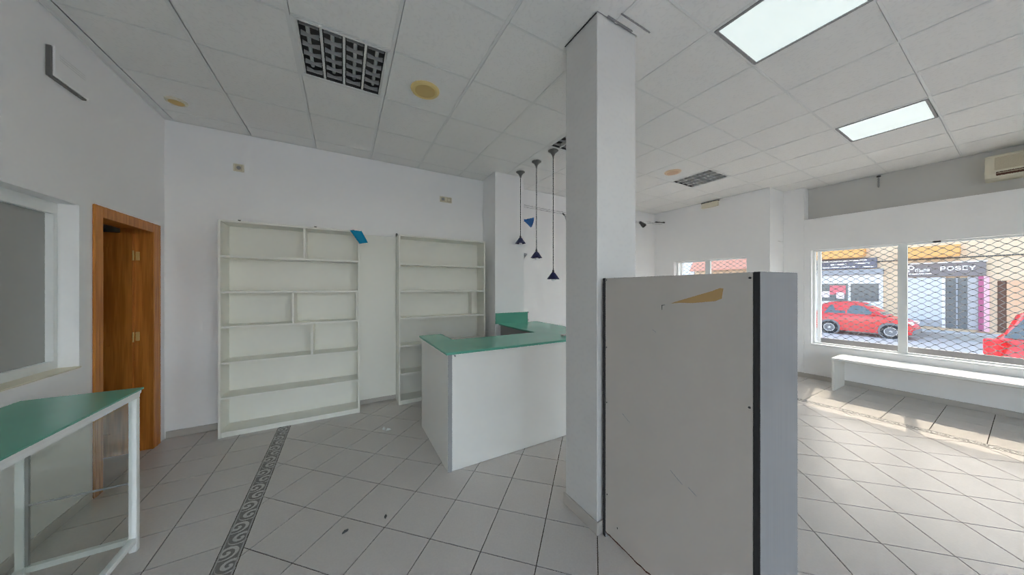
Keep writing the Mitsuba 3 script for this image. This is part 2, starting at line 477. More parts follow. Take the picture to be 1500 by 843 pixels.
# ---- interior window
w1 = thing('window_1', 'white framed interior window with grey panes in the left wall', 'window', kind='structure')
fx0, fx1 = -1.70, -1.65
fr = sbox(WY0 + 0.001, WZ0 + 0.001, WY1 - 0.001, WZ1 - 0.001).difference(sbox(WY0 + 0.05, 1.03, 3.142, 1.992))
part(w1, 'frame', wall_x(fx0, fx1, fr), 'm_frame_white')
fr = sbox(WY0 + 0.03, 1.005, 3.162, 2.02).difference(sbox(WY0 + 0.052, 1.032, 3.140, 1.990))
part(w1, 'glazing_bead', wall_x(fx1 + 0.0005, fx1 + 0.010, fr), 'm_frame_white')
part(w1, 'pane', bx(-1.677, -1.676, WY0 + 0.05, 3.142, 1.03, 1.992), 'm_frosted', label='grey frosted pane')
part(w1, 'sill', bx(fx1 + 0.0005, XL + 0.012, WY0 + 0.002, WY1 - 0.002, WZ0 + 0.001, WZ0 + 0.012, 0.003), 'm_cream')

# ---- door
d1 = thing('door_1', 'orange-brown wooden door standing open into the back room with its frame', 'door', kind='structure')
j0 = XL - 0.199
part(d1, 'jamb', bx(j0, XL + 0.003, DY0 - 0.018, DY0, 0, DZ + 0.018), 'm_wood')
part(d1, 'jamb', bx(j0, XL + 0.003, DY1, DY1 + 0.018, 0, DZ + 0.018), 'm_wood')
part(d1, 'head', bx(j0, XL + 0.003, DY0 + .0005, DY1 - .0005, DZ, DZ + 0.018), 'm_wood')
part(d1, 'architrave', bx(XL + 0.001, XL + 0.016, DY0 - 0.07, DY0 + 0.012, 0.002, DZ + 0.063, 0.004), 'm_wood')
part(d1, 'architrave', bx(XL + 0.001, XL + 0.016, DY1 - 0.012, DY1 + 0.105, 0.002, DZ + 0.063, 0.004), 'm_wood')
part(d1, 'architrave', bx(XL + 0.001, XL + 0.016, DY0 + 0.0125, DY1 - 0.0125, DZ - 0.02, DZ + 0.063, 0.004), 'm_wood')
part(d1, 'door_stop', bx(XL - 0.11, XL - 0.098, DY0 + 0.001, DY0 + 0.012, 0.003, DZ - 0.002), 'm_wood')
ly0, ly1 = DY1 - 0.042, DY1 - 0.004
lx1, lx0 = -1.668, -2.325
leaf = part(d1, 'leaf', cat(
    bx(lx1 - 0.13, lx1, ly0, ly1, 0.01, 2.0), bx(lx0, lx0 + 0.13, ly0, ly1, 0.01, 2.0),
    bx(lx0 + 0.13, lx1 - 0.13, ly0, ly1, 1.87, 2.0), bx(lx0 + 0.13, lx1 - 0.13, ly0, ly1, 0.86, 0.99), bx(lx0 + 0.13, lx1 - 0.13, ly0, ly1, 0.01, 0.21)), 'm_wood')
for (za, zb) in ((0.21, 0.86), (0.99, 1.87)):
    part(leaf, 'panel', bx(lx0 + 0.131, lx1 - 0.131, ly0 + 0.012, ly1 - 0.012, za + 0.001, zb - 0.001), 'm_wood')
    part(leaf, 'panel_field', bx(lx0 + 0.17, lx1 - 0.17, ly0 + 0.004, ly0 + 0.0118, za + 0.04, zb - 0.04, 0.006), 'm_wood')
for z in (1.80, 1.06, 0.25):
    part(d1, 'hinge', cat(tube((lx1 + 0.008, ly0 - 0.006, z - 0.045), (lx1 + 0.008, ly0 - 0.006, z + 0.045), 0.006), bx(lx1 + 0.004, lx1 + 0.03, DY1 - 0.003, DY1 - 0.0005, z - 0.04, z + 0.04)), 'm_yellow_deep', label='brass hinge')
part(leaf, 'handle', cat(tube((lx0 + 0.06, ly0, 1.03), (lx0 + 0.06, ly0 - 0.04, 1.03), 0.009), tube((lx0 + 0.06, ly0 - 0.04, 1.03), (lx0 + 0.17, ly0 - 0.04, 1.03), 0.009)), 'm_yellow_deep')

# ---- small barred window
w2 = thing('window_2', 'small white framed window in the wall beyond the cabinet', 'window', kind='structure')
X0 = XS + 0.10
MY0, MY1 = 3.15, 3.24
fr = sbox(SY0 + .001, SZ0 + .001, SY1 - .001, SZ1 - .001).difference(sbox(SY0 + 0.03, SZ0 + 0.05, MY0, SZ1 - 0.025)).difference(sbox(MY1, SZ0 + 0.05, SY1 - 0.03, SZ1 - 0.025))
part(w2, 'frame', wall_x(X0, X0 + 0.05, fr), 'm_frame_white')
part(w2, 'pane', sheet(X0 + 0.024, X0 + 0.025, SY0 + 0.03, MY0, SZ0 + 0.05, SZ1 - 0.025), 'm_pane')
part(w2, 'pane', sheet(X0 + 0.024, X0 + 0.025, MY1, SY1 - 0.03, SZ0 + 0.05, SZ1 - 0.025), 'm_pane')

# ---- shop window
w3 = thing('window_3', 'wide shop window in white frames looking onto the street', 'window', kind='structure')
X0 = XR + 0.09
mull = [(0.862, 0.942)]
edges = [VY1 - 0.022] + [e for a, b in mull for e in (b, a)] + [VY0 + 0.03]
fr = sbox(VY0 + .001, VZ0 + .001, VY1 - .001, VZ1 - .001)
for k in range(0, len(edges), 2):
    fr = fr.difference(sbox(edges[k + 1], VZ0 + 0.025, edges[k], VZ1 - 0.022))
part(w3, 'frame', wall_x(X0, X0 + 0.05, fr), 'm_frame_white')
for k in range(0, len(edges), 2):
    part(w3, 'pane', sheet(X0 + 0.024, X0 + 0.025, edges[k + 1], edges[k], VZ0 + 0.025, VZ1 - 0.022), 'm_pane')
part(w3, 'inner_sill', bx(XR - 0.012, X0 - 0.0005, VY0 + 0.002, VY1 - 0.002, VZ0 - 0.012, VZ0 + 0.006, 0.003), 'm_frame_white')
for y in (0.62, -0.42):
    part(w3, 'latch', bx(XR + 0.03, XR + 0.06, y - 0.03, y + 0.03, VZ1 - 0.02, VZ1 - 0.001, 0.004), 'm_dark', label='small dark catch')


# ---- security grilles outside
def wavy_grille(name, x, y0, y1, z0, z1, label):
    g = thing(name, label, 'security grille')
    ms, dz, wl_ = [], 0.04, 0.111
    k = 0
    z = z0 + 0.04
    ph0 = 0
    while z < z1 - 0.01:
        n = int((y1 - y0 - 0.03) / wl_ * 8)
        yy = np.linspace(y0 + 0.015, y1 - 0.015, n)
        zz = z + 0.0195 * np.cos((yy - y0) * 2 * np.pi / wl_ + (np.pi if k % 2 else 0))
        ms.append(path_tube(np.stack([np.full(n, x), yy, zz], 1), 0.0034, 4))
        z += dz
        k += 1
    part(g, 'wavy_rods', cat(*ms), 'm_galv', smooth=True, kind='stuff')
    zz, k = z0 + 0.06, 0
    clips = []
    while zz < z1 - 0.02:
        off = wl_ / 2 if k % 2 else 0.0
        yy = y0 + off + wl_
        while yy < y1 - 0.02:
            clips.append(bx(x - 0.005, x + 0.005, yy - 0.007, yy + 0.007, zz - 0.0045, zz + 0.0045))
            yy += wl_
        zz += dz
        k += 1
    part(g, 'clips', cat(*clips), 'm_dark', kind='stuff')
    part(g, 'guide_rail', bx(x - 0.03, x + 0.03, y1 - 0.012, y1 + 0.028, z0 - 0.02, z1 + 0.02), 'm_frame_white')
    part(g, 'guide_rail', bx(x - 0.03, x + 0.03, y0 - 0.028, y0 + 0.012, z0 - 0.02, z1 + 0.02), 'm_frame_white')
    part(g, 'bottom_bar', bx(x - 0.015, x + 0.015, y0 + 0.013, y1 - 0.013, z0 - 0.015, z0 + 0.075), 'm_galv')
    part(g, 'roller_box', bx(x - 0.029, x + 0.25, y0 - 0.03, y1 + 0.03, z1 + 0.021, z1 + 0.36), 'm_frame_white')


wavy_grille('security_grille', XR + 0.295, VY0 + 0.04, VY1 - 0.035, VZ0 + 0.01, VZ1 - 0.005, 'diamond-pattern metal roller grille outside the wide shop window')
wavy_grille('security_grille', XS + 0.255, SY0 + 0.03, SY1 - 0.03, SZ0, SZ1, 'diamond-pattern metal grille outside the small window beyond the cabinet')


# ------------------------------------------------------------------ ceiling fittings
def lit_panel(x, y, label):
    k = thing('ceiling_light', label, 'ceiling light', 'lit ceiling panels')
    f = sbox(x + 0.013, y + 0.013, x + 0.587, y + 0.587).difference(sbox(x + 0.03, y + 0.03, x + 0.57, y + 0.57))
    part(k, 'frame', prism(f, ZC - 0.004, ZC + 0.012), 'm_gray')
    part(k, 'diffuser', bx(x + 0.0305, x + 0.5695, y + 0.0305, y + 0.5695, ZC + 0.001, ZC + 0.008), 'm_tube', emitter={'type': 'area', 'radiance': rgb(*LAMP)})


lit_panel(*LIT[0], 'large lit square ceiling panel cut off by the top of the picture')
lit_panel(*LIT[1], 'smaller lit square ceiling panel near the wall with the shop window')
for a, lab in zip(LIT[2:], ('the nearer one behind the viewer', 'the one nearer the street behind the viewer')):
    lit_panel(*a, f'lit square ceiling panel outside the picture, {lab}')


def louvre(x, y, label):
    k = thing('louvre_light', label, 'ceiling light', 'unlit louvre ceiling lights')
    x0, x1, y0, y1 = x + 0.014, x + 0.586, y + 0.014, y + 0.586
    part(k, 'tray', cat(bx(x0, x1, y0, y1, ZC + 0.094, ZC + 0.10), bx(x0, x0 + 0.004, y0, y1, ZC + 0.004, ZC + 0.094), bx(x1 - 0.004, x1, y0, y1, ZC + 0.004, ZC + 0.094),
                        bx(x0 + 0.004, x1 - 0.004, y0, y0 + 0.004, ZC + 0.004, ZC + 0.094), bx(x0 + 0.004, x1 - 0.004, y1 - 0.004, y1, ZC + 0.004, ZC + 0.094)), 'm_tray')
    f = sbox(x0 - 0.004, y0 - 0.004, x1 + 0.004, y1 + 0.004).difference(sbox(x0 + 0.014, y0 + 0.014, x1 - 0.014, y1 - 0.014))
    part(k, 'frame', prism(f, ZC - 0.003, ZC + 0.003), 'm_rail')
    for i in range(4):
        xx = x0 + (x1 - x0) * (i + 0.5) / 4
        part(k, 'tube', tube((xx, y0 + 0.02, ZC + 0.075), (xx, y1 - 0.02, ZC + 0.075), 0.0125, 12), 'm_tube', smooth=40)
    for i in range(5):       # reflector vanes between the tubes
        xx = x0 + 0.020 + (x1 - x0 - 0.040) * i / 4
        v = trimesh.creation.extrude_polygon(Polygon([(-0.008, 0), (0.008, 0), (0.003, 0.045), (-0.003, 0.045)]), y1 - y0 - 0.03, engine='earcut')
        c = np.array(v.vertices)
        part(k, 'long_blade', trimesh.Trimesh(np.stack([c[:, 0] + xx, c[:, 2] + y0 + 0.015, c[:, 1] + ZC + 0.004], 1), v.faces[:, ::-1]), 'm_reflector')
    for i in range(6):
        yy = y0 + 0.05 + (y1 - y0 - 0.10) * i / 5
        ms = []
        for j in range(4):
            xa, xb = x0 + 0.020 + (x1 - x0 - 0.040) * j / 4 + 0.0145, x0 + 0.020 + (x1 - x0 - 0.040) * (j + 1) / 4 - 0.0145
            # parabolic cross blade: high in the middle of the cell
            q = Polygon([(xa, ZC + 0.005), (xb, ZC + 0.005), (xb, ZC + 0.040), ((xa + xb) / 2, ZC + 0.026), (xa, ZC + 0.040)])
            ms.append(wall_y(yy - 0.002, yy + 0.002, q))
        part(k, 'cross_blade', cat(*ms), 'm_louvre_blade')


louvre(*LOUVRE[0], 'unlit louvre ceiling light, the largest, left of the yellowed round cover')
louvre(*LOUVRE[1], 'unlit louvre ceiling light mostly hidden behind the pillar above the hanging lamps')
louvre(*LOUVRE[2], 'unlit louvre ceiling light beyond the pillar beside the peach round cover')


def disc(x, y, r, m0, m1, label, color):
    k = thing('round_cover', label, 'ceiling cover', 'round covers in the ceiling')
    a = lathe([(0.0001, -0.012), (r * 0.72, -0.012), (r * 0.80, -0.016), (r * 0.95, -0.010), (r, 0.0), (r, 0.002), (0.0001, 0.002)], 40)
    a.apply_translation([x, y, ZC + 0.0005])
    part(k, 'rim', a, m0, smooth=35)
    b = lathe([(0.0001, -0.020), (r * 0.45, -0.018), (r * 0.68, -0.0135), (r * 0.70, -0.0122), (0.0001, -0.0122)], 36)
    b.apply_translation([x, y, ZC + 0.0004])
    part(k, 'centre_disc', b, m1, smooth=35)


disc(0.60, 2.552, 0.118, 'm_yellow', 'm_yellow_deep', 'yellowed round plastic ceiling cover beside the largest louvre light', 0)
disc(4.16, 2.585, 0.11, 'm_peach', 'm_peach_deep', 'peach coloured round plastic ceiling cover seen right of the pillar', 0)
disc(-1.316, 3.815, 0.075, 'm_cream', 'm_yellow_deep', 'small yellowish round ceiling cover in the left corner above the door', 0)

# small dark sensor in the ceiling right of the pillar
solo('ceiling_sensor', trimesh.creation.cylinder(radius=0.03, height=0.012, sections=20, transform=trimesh.transformations.translation_matrix([3.62, 2.93, ZC - 0.0042])), 'm_dark', 'small dark round ceiling sensor just right of the pillar', 'sensor')

# ------------------------------------------------------------------ things on the walls
# plate high on the left wall
k = thing('wall_plate', 'flat white wall plate with dark left and lower edges high on the left wall', 'wall plate')
part(k, 'back_frame', bx(XL + 0.001, XL + 0.022, 2.925, 3.21, 2.79, 2.975, 0.002), 'm_canopy', label='dark edge of the plate')
part(k, 'cover', bx(XL + 0.003, XL + 0.030, 2.937, 3.222, 2.800, 2.985, 0.003), 'm_wall')
for i in range(3):
    part(k, 'slot', bx(XL + 0.0305, XL + 0.0315, 2.97, 3.18, 2.915 + 0.015 * i, 2.921 + 0.015 * i), 'm_rail')


def socket(x, z, n, label):
    k = thing('wall_socket', label, 'wall socket')
    w = 0.045 * n
    part(k, 'plate', bx(x - w, x + w, YB - 0.012, YB - 0.0005, z - 0.042, z + 0.042, 0.004), 'm_cream')
    for i in range(n):
        cx = x - w + 0.045 + 0.09 * i
        fr = Polygon([(cx - 0.032, z - 0.032), (cx + 0.032, z - 0.032), (cx + 0.032, z + 0.032), (cx - 0.032, z + 0.032)]).difference(shapely.Point(cx, z).buffer(0.02))
        part(k, 'insert', wall_y(YB - 0.0145, YB - 0.0122, fr), 'm_cream_dark')
        part(k, 'contact', trimesh.creation.cylinder(radius=0.0195, height=0.002, transform=trimesh.transformations.translation_matrix([cx, YB - 0.0125, z]) @ trimesh.transformations.rotation_matrix(np.pi / 2, [1, 0, 0])), 'm_gray' if i == 0 else 'm_cream')


socket(-0.998, 2.815, 1, 'single cream wall socket high on the back wall above the bigger bookshelf')
socket(1.306, 2.806, 2, 'double cream wall socket high on the back wall above the narrower bookshelf')

# emergency light on the wall with the small window
k = thing('emergency_light', 'small cream emergency light box at the top of the wall above the small window', 'emergency light')
part(k, 'housing', bx(XS - 0.055, XS - 0.001, 2.94, 3.24, 3.065, 3.165, 0.010), 'm_cream')
part(k, 'mount', bx(XS - 0.04, XS - 0.001, 2.93, 3.25, 3.166, 3.176), 'm_dark', label='dark strip painted as the shadow above the box')  # dark strip painted in for the shadow over the housing
# air conditioner
k = thing('air_conditioner', 'cream wall-mounted air conditioner on the band above the shop window', 'air conditioner')
ay0, ay1 = -0.62, 0.272
prof = Polygon([(XB - 0.001, 2.80), (XB - 0.13, 2.80), (XB - 0.18, 2.82), (XB - 0.205, 2.86), (XB - 0.20, 3.06), (XB - 0.17, 3.088), (XB - 0.001, 3.092)])
m = wall_y(ay0, ay1, prof)
part(k, 'body', m, 'm_cream')
part(k, 'front_grille', cat(*[bx(XB - 0.2085, XB - 0.2035, ay0 + 0.03, ay1 - 0.05, 2.905 + 0.0151 * i, 2.9185 + 0.0151 * i) for i in range(10)]), 'm_cream_dark')
part(k, 'side_cap', wall_y(ay1 + 0.0005, ay1 + 0.012, prof.buffer(-0.004)), 'm_cream')
part(k, 'air_outlet', bx(XB - 0.2085, XB - 0.17, ay0 + 0.04, ay1 - 0.06, 2.838, 2.880), 'm_brown', label='dark air outlet slot')
part(k, 'flap', bx(XB - 0.212, XB - 0.2087, ay0 + 0.045, ay1 - 0.065, 2.860, 2.868), 'm_cream_dark')
# conduit stub above the window
k = thing('conduit_stub', 'short grey cable stub hanging from the ceiling on the band above the shop window', 'cable')
part(k, 'pipe', tube((XB - 0.012, 1.13, 3.0), (XB - 0.012, 1.13, ZC - 0.005), 0.009), 'm_gray', smooth=40)
part(k, 'clamp', bx(XB - 0.024, XB - 0.001, 1.11, 1.15, ZC - 0.035, ZC - 0.02, 0.002), 'm_dark')

# ------------------------------------------------------------------ bookshelves
SH = ('m_shelf_white')


def bookshelf(x0, x1, levels, dividers, label, hooks, half=()):
    k = thing('bookshelf', label, 'bookshelf')
    y0, y1, H, t = 4.0, 4.262, 2.19, 0.02
    part(k, 'side_panel', bx(x0, x0 + t, y0, y1, 0.001, H, 0.0015), SH)
    part(k, 'side_panel', bx(x1 - t, x1, y0, y1, 0.001, H, 0.0015), SH)
    part(k, 'top_board', bx(x0 + t + .0005, x1 - t - .0005, y0, y1, H - t, H, 0.0015), SH)
    part(k, 'back_panel', bx(x0 + t + .0005, x1 - t - .0005, y1 - 0.006, y1, 0.03, H - t - .0005), SH)
    part(k, 'plinth', bx(x0 + t + .0005, x1 - t - .0005, y0 + 0.012, y0 + 0.03, 0.001, 0.034), SH)
    part(k, 'bottom_board', bx(x0 + t + .0005, x1 - t - .0005, y0 + 0.001, y1 - 0.0065, 0.0345, 0.056, 0.0015), SH)
    for z in levels:
        part(k, 'shelf', bx(x0 + t + .0005, x1 - t - .0005, y0 + 0.002, y1 - 0.0065, z - 0.022, z, 0.0015), SH)
    for (x, za, zb, dpt) in dividers:
        part(k, 'divider', bx(x - 0.01, x + 0.01, y0 + dpt, y1 - 0.0065, za + .0005, zb - .0005, 0.001), SH)
    for x in hooks:
        part(k, 'wall_bracket', cat(bx(x - 0.012, x + 0.012, y1 - 0.003, y1 - 0.0005, H + .0005, H + 0.055), tube((x, y1 - 0.01, H + 0.04), (x, y1 - 0.0005, H + 0.04), 0.006)), 'm_canopy', label='small dark bracket')
    return k


bookshelf(-1.092, 0.165, (1.835, 1.474, 1.12, 0.757, 0.404), [(-0.385, 1.835, 2.17, 0.01), (-0.487, 1.12, 1.452, 0.01), (-0.315, 0.757, 1.098, 0.01), (0.1345, 1.12, 1.452, 0.03)],
          'wide white open bookshelf with dividers against the back wall, left of the plain panel', (-0.99, -0.30, 0.10))
bookshelf(0.608, 1.817, (1.825, 1.470, 1.117, 0.762, 0.402), [(1.66, 1.117, 1.448, 0.12)],
          'white open bookshelf against the back wall, partly hidden by the green-topped counter', (0.60 + 0.02, ))
solo('wall_panel', bx(0.168, 0.605, 4.215, 4.262, 0.075, 2.185, 0.002), SH, 'plain tall white panel filling the gap between the two bookshelves', 'panel')
# blue sheet over the corner of the wide bookshelf
zt = 2.192
pts = [(-0.02, 3.995, zt), (0.145, 3.985, zt + 0.004), (0.185, 3.965, zt + 0.001), (0.235, 3.93, 2.060), (0.150, 3.90, 2.035), (0.085, 3.955, zt - 0.005)]
P = np.array([[0.0, 4.045, zt + .001], [0.075, 4.02, zt + .002], [0.185, 4.03, zt + .002], [0.185, 3.990, zt - 0.004], [0.063, 3.990, zt - 0.008], [0.25, 3.962, 2.052], [0.160, 3.952, 2.030], [0.125, 3.985, zt - 0.004]])
tri = [(0, 1, 4), (1, 7, 4), (1, 2, 3), (1, 3, 7), (7, 3, 5), (7, 5, 6), (4, 7, 6)]
top = trimesh.Trimesh(P, tri, process=False)
bot = trimesh.Trimesh(P + [0, -0.0012, 0.0015], [t[::-1] for t in tri], process=False)
solo('blue_sheet', cat(top, bot), 'm_blue_paper', 'bright blue bent sheet hanging over the top corner of the wide bookshelf', 'sheet')

# ------------------------------------------------------------------ service counter (U-shaped, green tops)
k = thing('service_counter', 'white U-shaped service counter with green tops in front of the bookshelves', 'counter')
ct = 0.985
part(k, 'front_panel', bx(0.768, 2.62, 2.345, 2.365, 0.004, ct - 0.022, 0.0015), 'm_white')
part(k, 'side_panel', bx(0.732, 0.7675, 2.342, 3.27, 0.004, ct - 0.022, 0.002), 'm_white')
part(k, 'edge_strip', bx(0.7325, 0.767, 2.3395, 2.3418, 0.004, ct - 0.023), 'm_gray', label='grey edge strip')
part(k, 'end_panel', bx(0.768, 0.93, 3.25, 3.27, 0.004, ct - 0.022, 0.0015), 'm_white')
part(k, 'worktop', bx(0.712, 2.64, 2.318, 2.88, ct - 0.021, ct, 0.003), 'm_teal', label='green front worktop')
part(k, 'worktop', bx(0.712, 0.955, 2.8805, 3.30, ct - 0.021, ct, 0.003), 'm_teal', label='green worktop of the short arm')
part(k, 'worktop', bx(1.955, 2.62, 2.8805, 3.835, ct - 0.021, ct - 0.002, 0.003), 'm_teal', label='green worktop of the arm that meets the wall')
part(k, 'backsplash', bx(1.906, 2.455, 3.828, 3.846, ct - 0.004, 1.135, 0.002), 'm_teal', label='green upstand against the wall')
part(k, 'bracket', cat(bx(2.456, 2.478, 3.83, 3.845, 1.115, 1.14, 0.003), bx(2.456, 2.478, 3.83, 3.845, 1.0, 1.025, 0.003)), 'm_steel')
part(k, 'inner_panel', bx(1.985, 2.005, 2.40, 3.83, 0.004, ct - 0.022), 'm_gray', label='inner side of the arm, coloured dark for its shade')  # white panel coloured grey to carry the shade inside the counter
part(k, 'cable_grommet', cat(bx(2.02, 2.06, 2.46, 2.50, ct + .0005, ct + 0.02, 0.004), tube((2.04, 2.48, ct + 0.012), (2.10, 2.47, ct + 0.03), 0.006)), 'm_steel', label='small metal fitting')
part(k, 'screw', cat(tube((0.79, 2.33, ct - 0.036), (0.79, 2.3445, ct - 0.036), 0.007), ), 'm_gray')

# ------------------------------------------------------------------ hanging lamps
for i, (y, zb, lab) in enumerate(((3.673, 2.150, 'dark blue cone pendant lamp, the highest and farthest of the row of three'),
                                  (3.262, 1.905, 'dark blue cone pendant lamp, the middle one of the row of three'),
                                  (2.90, 1.612, 'dark blue cone pendant lamp, the lowest and nearest of the row of three'))):
    x = 2.228
    k = thing('pendant_lamp', lab, 'pendant lamp', 'pendant lamps over the counter')

    def at(m):
        m.apply_translation([x, y, 0])
        return m
    part(k, 'canopy', at(lathe([(0.0001, ZC - 0.085), (0.009, ZC - 0.085), (0.016, ZC - 0.055), (0.040, ZC - 0.022), (0.064, ZC - 0.006), (0.064, ZC - 0.0045), (0.0001, ZC - 0.0045)])), 'm_canopy', smooth=40)
    part(k, 'cable', tube((x, y, zb + 0.115), (x, y, ZC - 0.0855), 0.0045, 8), 'm_dark', smooth=True)
    part(k, 'socket', at(lathe([(0.0001, zb + 0.084), (0.013, zb + 0.084), (0.013, zb + 0.108), (0.006, zb + 0.1145), (0.0001, zb + 0.1145)], 20)), 'm_dark', smooth=40)
    part(k, 'shade', at(lathe([(0.012, zb + 0.0835), (0.030, zb + 0.068), (0.078, zb), (0.075, zb), (0.028, zb + 0.064), (0.010, zb + 0.080), (0.012, zb + 0.0835)], 36)), 'm_navy', smooth=30)
    b = trimesh.creation.icosphere(subdivisions=2, radius=0.024)
    part(k, 'bulb', at(b.apply_translation([0, 0, zb - 0.002]) or b), 'm_bulb', smooth=True)

# ------------------------------------------------------------------ cable lights
k = thing('tension_cable', 'pair of thin steel cables stretched from the pilaster behind the pillar to the far corner', 'cable light')
for o in (0.0, 0.05):
    s = np.linspace(0, 1, 24)
    A, B = np.array([2.405, 4.06 + o, 2.85 - o * 0.3]), np.array([6.19, 4.04 + o, 2.945 - o * 0.3])
    pp = A + (B - A) * s[:, None]
    pp[:, 2] -= 0.06 * 4 * s * (1 - s)
    part(k, 'wire', path_tube(pp, 0.003, 5), 'm_gray', smooth=True)
part(k, 'anchor', cat(tube((5.92, 4.05, 2.935), (6.18, 4.045, 2.955), 0.010), tube((5.90, 4.05, 2.933), (5.95, 4.05, 2.936), 0.017), tube((6.16, 4.045, 2.953), (6.198, 4.045, 2.955), 0.018)), 'm_dark', label='dark turnbuckle')


def spot(p, d, L, r0, r1, m, label, holder=True, group=None):
    k = thing('spotlight', label, 'spotlight')
    d = np.array(d, float) / np.linalg.norm(d)
    R = trimesh.geometry.align_vectors([0, 0, 1], d)
    s = lathe([(r0, 0), (r0 * 1.3, L * 0.2), (r1, L), (r1 * 0.93, L), (r0 * 1.1, L * 0.22), (r0 * 0.7, 0.002), (r0, 0)], 28)
    s.apply_transform(R)
    s.apply_translation(p)
    part(k, 'shade', s, m, smooth=35)
    part(k, 'lamp_holder', tube(np.array(p) - d * 0.05, np.array(p) - d * 0.0005, r0 * 0.95, 14), 'm_dark', smooth=40)
    if holder is not None:
        part(k, 'arm', tube(np.array(p) - d * 0.045, holder, 0.006, 8), 'm_dark')


spot((2.52, 4.06, 2.60), (0.90, -0.30, -0.22), 0.15, 0.016, 0.085, 'm_blue_glass', 'blue glass cone spotlight on the side of the pilaster behind the hanging lamps', (2.403, 4.12, 2.57))
spot((2.42, 4.0, 2.07), (0.7, -0.3, -0.55), 0.11, 0.012, 0.045, 'm_sign_gray', 'small grey spotlight low on the side of the pilaster below the blue one', (2.402, 4.02, 2.085))
spot((3.36, 4.05, 2.775), (0.35, -0.5, -0.75), 0.10, 0.012, 0.045, 'm_steel', 'small metal spotlight hanging on the cables left of the pillar', (3.34, 4.065, 2.815))
spot((5.35, 3.99, 2.83), (0.15, -0.55, -0.6), 0.08, 0.03, 0.045, 'm_dark', 'small dark spotlight hanging on the cables just right of the pillar', (5.34, 4.03, 2.89))

# ------------------------------------------------------------------ foreground cabinet
k = thing('cabinet', 'tall grey-sided cabinet with a scuffed pale back panel standing against the pillar', 'cabinet')
A = np.array([1.2877, 0.478, 0.0])
ea = np.array([0.1057, 0.9944, 0.0])
eb = np.array([0.9944, -0.1057, 0.0])
MC = np.eye(4)
MC[:3, 0], MC[:3, 1], MC[:3, 2], MC[:3, 3] = ea, -eb, [0, 0, 1], A      # local: x along the back panel, y = -depth


def cab(m):
    m.apply_transform(MC)
    return m


CL, CD, CH = 0.822, 0.25, 1.567
part(k, 'side_panel', cab(bx(0, 0.022, -CD, -0.0006, 0.002, CH, 0.001)), 'm_laminate_gray', label='grey laminate side')
part(k, 'side_panel', cab(bx(CL - 0.022, CL, -CD, -0.0006, 0.002, CH, 0.001)), 'm_laminate_gray')
part(k, 'edge_band', cab(bx(0.0004, 0.0216, -0.0005, 0.0006, 0.002, CH - 0.0005)), 'm_edge', label='black edge band')
part(k, 'edge_band', cab(bx(CL - 0.0216, CL - 0.0004, -0.0005, 0.0006, 0.002, CH - 0.0005)), 'm_edge')
part(k, 'top_board', cab(bx(0.0225, CL - 0.0225, -CD, -0.0085, CH - 0.022, CH - 0.001)), 'm_laminate_gray')
for z in (0.45, 0.82, 1.2):
    part(k, 'shelf', cab(bx(0.0225, CL - 0.0225, -CD + 0.01, -0.0085, z - 0.02, z)), 'm_white')
# back panel with a broken lower edge (x from the far end)
tear = [(0.0235, 0.10), (0.20, 0.095), (0.33, 0.084), (0.40, 0.084), (0.43, 0.078), (0.455, 0.070), (0.48, 0.069), (0.50, 0.061), (0.53, 0.060), (0.56, 0.054), (0.62, 0.052), (0.67, 0.049), (0.71, 0.047), (0.74, 0.043), (0.765, 0.044), (0.785, 0.036), (CL - 0.0235, 0.040)]
pp = Polygon(tear + [(CL - 0.0235, CH - 0.002), (0.0235, CH - 0.002)])


def flat(poly, d0, d1):
    """poly in (along panel, z), from depth -d0 to -d1 (towards the viewer when negative depth)."""
    return cab(wall_y(-d1, -d0, poly))


part(k, 'back_panel', flat(pp, 0.0005, 0.0065), 'm_backing', label='scuffed pale back panel with a broken lower edge')
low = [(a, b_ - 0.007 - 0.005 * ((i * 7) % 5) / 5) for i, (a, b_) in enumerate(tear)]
part(k, 'tear_shadow', flat(Polygon(tear + low[::-1]), 0.0012, 0.0062), 'm_brown', label='dark strip painted as the shadow along the broken edge')  # shadow line under the tear, painted as a dark brown strip
part(k, 'torn_patch', flat(Polygon([(0.125, 1.506), (0.131, 1.466), (0.155, 1.455), (0.20, 1.449), (0.255, 1.442), (0.31, 1.441), (0.36, 1.435), (0.30, 1.455), (0.235, 1.475), (0.17, 1.495), (0.138, 1.508)]), -0.0006, 0.0003), 'm_tan', label='brown torn patch')
scr = [(0.032, 1.545), (0.034, 1.07), (0.79, 1.556), (0.79, 1.15), (0.788, 0.82), (0.785, 0.27), (0.70, 0.10 + 0.03)]
for (s, z) in scr:
    m = trimesh.creation.cylinder(radius=0.0042, height=0.0022, sections=12)
    m.apply_transform(trimesh.transformations.rotation_matrix(np.pi / 2, [1, 0, 0]))
    m.apply_translation([s, 0.0007, z])
    part(k, 'screw', cab(m), 'm_dark')
for (a, b_) in (((0.66, 0.80), (0.61, 0.775)), ((0.36, 0.655), (0.30, 0.625)), ((0.27, 0.63), (0.235, 0.615)), ((0.46, 1.30), (0.44, 1.29))):
    q = shapely.LineString([a, b_]).buffer(0.0014)
    part(k, 'scratch', flat(q, -0.0003, 0.0003), 'm_sign_gray')
part(k, 'scratch', flat(shapely.LineString([(0.405, 1.425), (0.405, 1.405)]).buffer(0.002).union(shapely.LineString([(0.405, 1.425), (0.39, 1.427)]).buffer(0.0016)), -0.0003, 0.0003), 'm_canopy')

